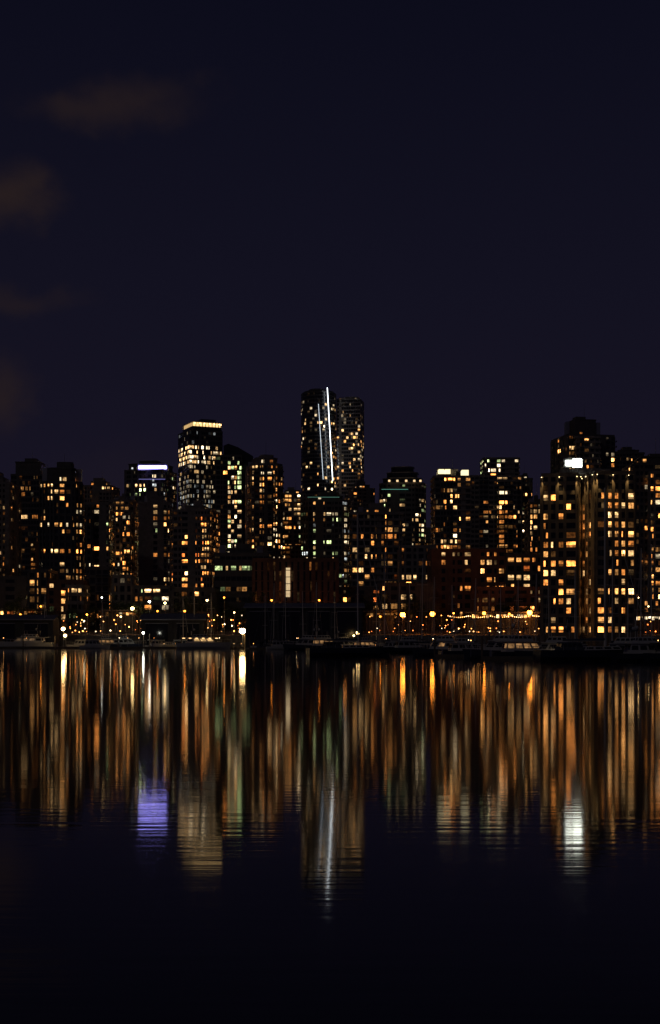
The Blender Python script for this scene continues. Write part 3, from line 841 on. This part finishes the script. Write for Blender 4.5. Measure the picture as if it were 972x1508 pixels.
cb = N('ShaderNodeCombineXYZ'); Lk(u, cb.inputs[0]); Lk(v, cb.inputs[1])
no = N('ShaderNodeTexNoise'); no.inputs['Scale'].default_value = 22; no.inputs['Detail'].default_value = 6; Lk(cb.outputs[0], no.inputs['Vector'])
vs = N('ShaderNodeVectorMath'); vs.operation = 'SUBTRACT'; Lk(no.outputs['Color'], vs.inputs[0]); vs.inputs[1].default_value = (.5, .5, .5)
vm = N('ShaderNodeVectorMath'); vm.operation = 'MULTIPLY'; Lk(vs.outputs[0], vm.inputs[0]); vm.inputs[1].default_value = (.10, .045, 0)
va = N('ShaderNodeVectorMath'); va.operation = 'ADD'; Lk(cb.outputs[0], va.inputs[0]); Lk(vm.outputs[0], va.inputs[1])
tot = None
for cu, cv, su, sv, k in ((-.145, .394, .052, .018, .55), (-.19, .388, .045, .012, .3), (-.240, .322, .034, .024, .95), (-.236, .246, .042, .012, .45), (-.248, .180, .028, .024, .7), (-.16, .12, .05, .02, .12)):
    a = N('ShaderNodeVectorMath'); a.operation = 'SUBTRACT'; Lk(va.outputs[0], a.inputs[0]); a.inputs[1].default_value = (cu, cv, 0)
    b = N('ShaderNodeVectorMath'); b.operation = 'DIVIDE'; Lk(a.outputs[0], b.inputs[0]); b.inputs[1].default_value = (su, sv, 1)
    c = N('ShaderNodeVectorMath'); c.operation = 'LENGTH'; Lk(b.outputs[0], c.inputs[0])
    m_ = N('ShaderNodeMapRange'); m_.interpolation_type = 'SMOOTHSTEP'; Lk(c.outputs['Value'], m_.inputs['Value'])
    m_.inputs['From Min'].default_value = 0.0; m_.inputs['From Max'].default_value = 1.5; m_.inputs['To Min'].default_value = k; m_.inputs['To Max'].default_value = 0
    tot = m_.outputs['Result'] if tot is None else math_('ADD', tot, m_.outputs['Result'])
mx = N('ShaderNodeMix'); mx.data_type = 'RGBA'; Lk(math_('MULTIPLY', tot, .75, True), mx.inputs['Factor'])
Lk(ramp.outputs['Color'], mx.inputs[6]); mx.inputs[7].default_value = (.024, .0145, .0125, 1)
sky = N('ShaderNodeTexSky'); sky.sky_type = 'NISHITA'; sky.sun_disc = False
sky.sun_elevation = math.radians(-6); sky.sun_rotation = math.radians(200)
sm = N('ShaderNodeVectorMath'); sm.operation = 'SCALE'; Lk(sky.outputs[0], sm.inputs[0]); sm.inputs['Scale'].default_value = .008
ad = N('ShaderNodeVectorMath'); ad.operation = 'ADD'; Lk(mx.outputs[2], ad.inputs[0]); Lk(sm.outputs[0], ad.inputs[1])
Lk(ad.outputs[0], bg.inputs['Color'])

sl = bpy.data.lights.new('fill_light', 'SUN'); sl.energy = .05; sl.angle = math.radians(.5); sl.color = (1, .86, .8)  # warm fill added to lift the dark facades and boats, no visible source
so = bpy.data.objects.new('fill_light', sl); scene.collection.objects.link(so); so.rotation_euler = (math.radians(55), 0, math.radians(-30))

# ------------------------------------------------------------------ camera
cam = bpy.data.cameras.new('camera'); co = bpy.data.objects.new('camera', cam); scene.collection.objects.link(co)
co.location = (0, 0, EYE); co.rotation_euler = (math.radians(90), 0, 0)
cam.sensor_fit = 'HORIZONTAL'; cam.sensor_width = 36; cam.lens = 36 * F / 972
cam.shift_y = (935 - 754) / 972
cam.clip_start = .5; cam.clip_end = 20000
scene.camera = co
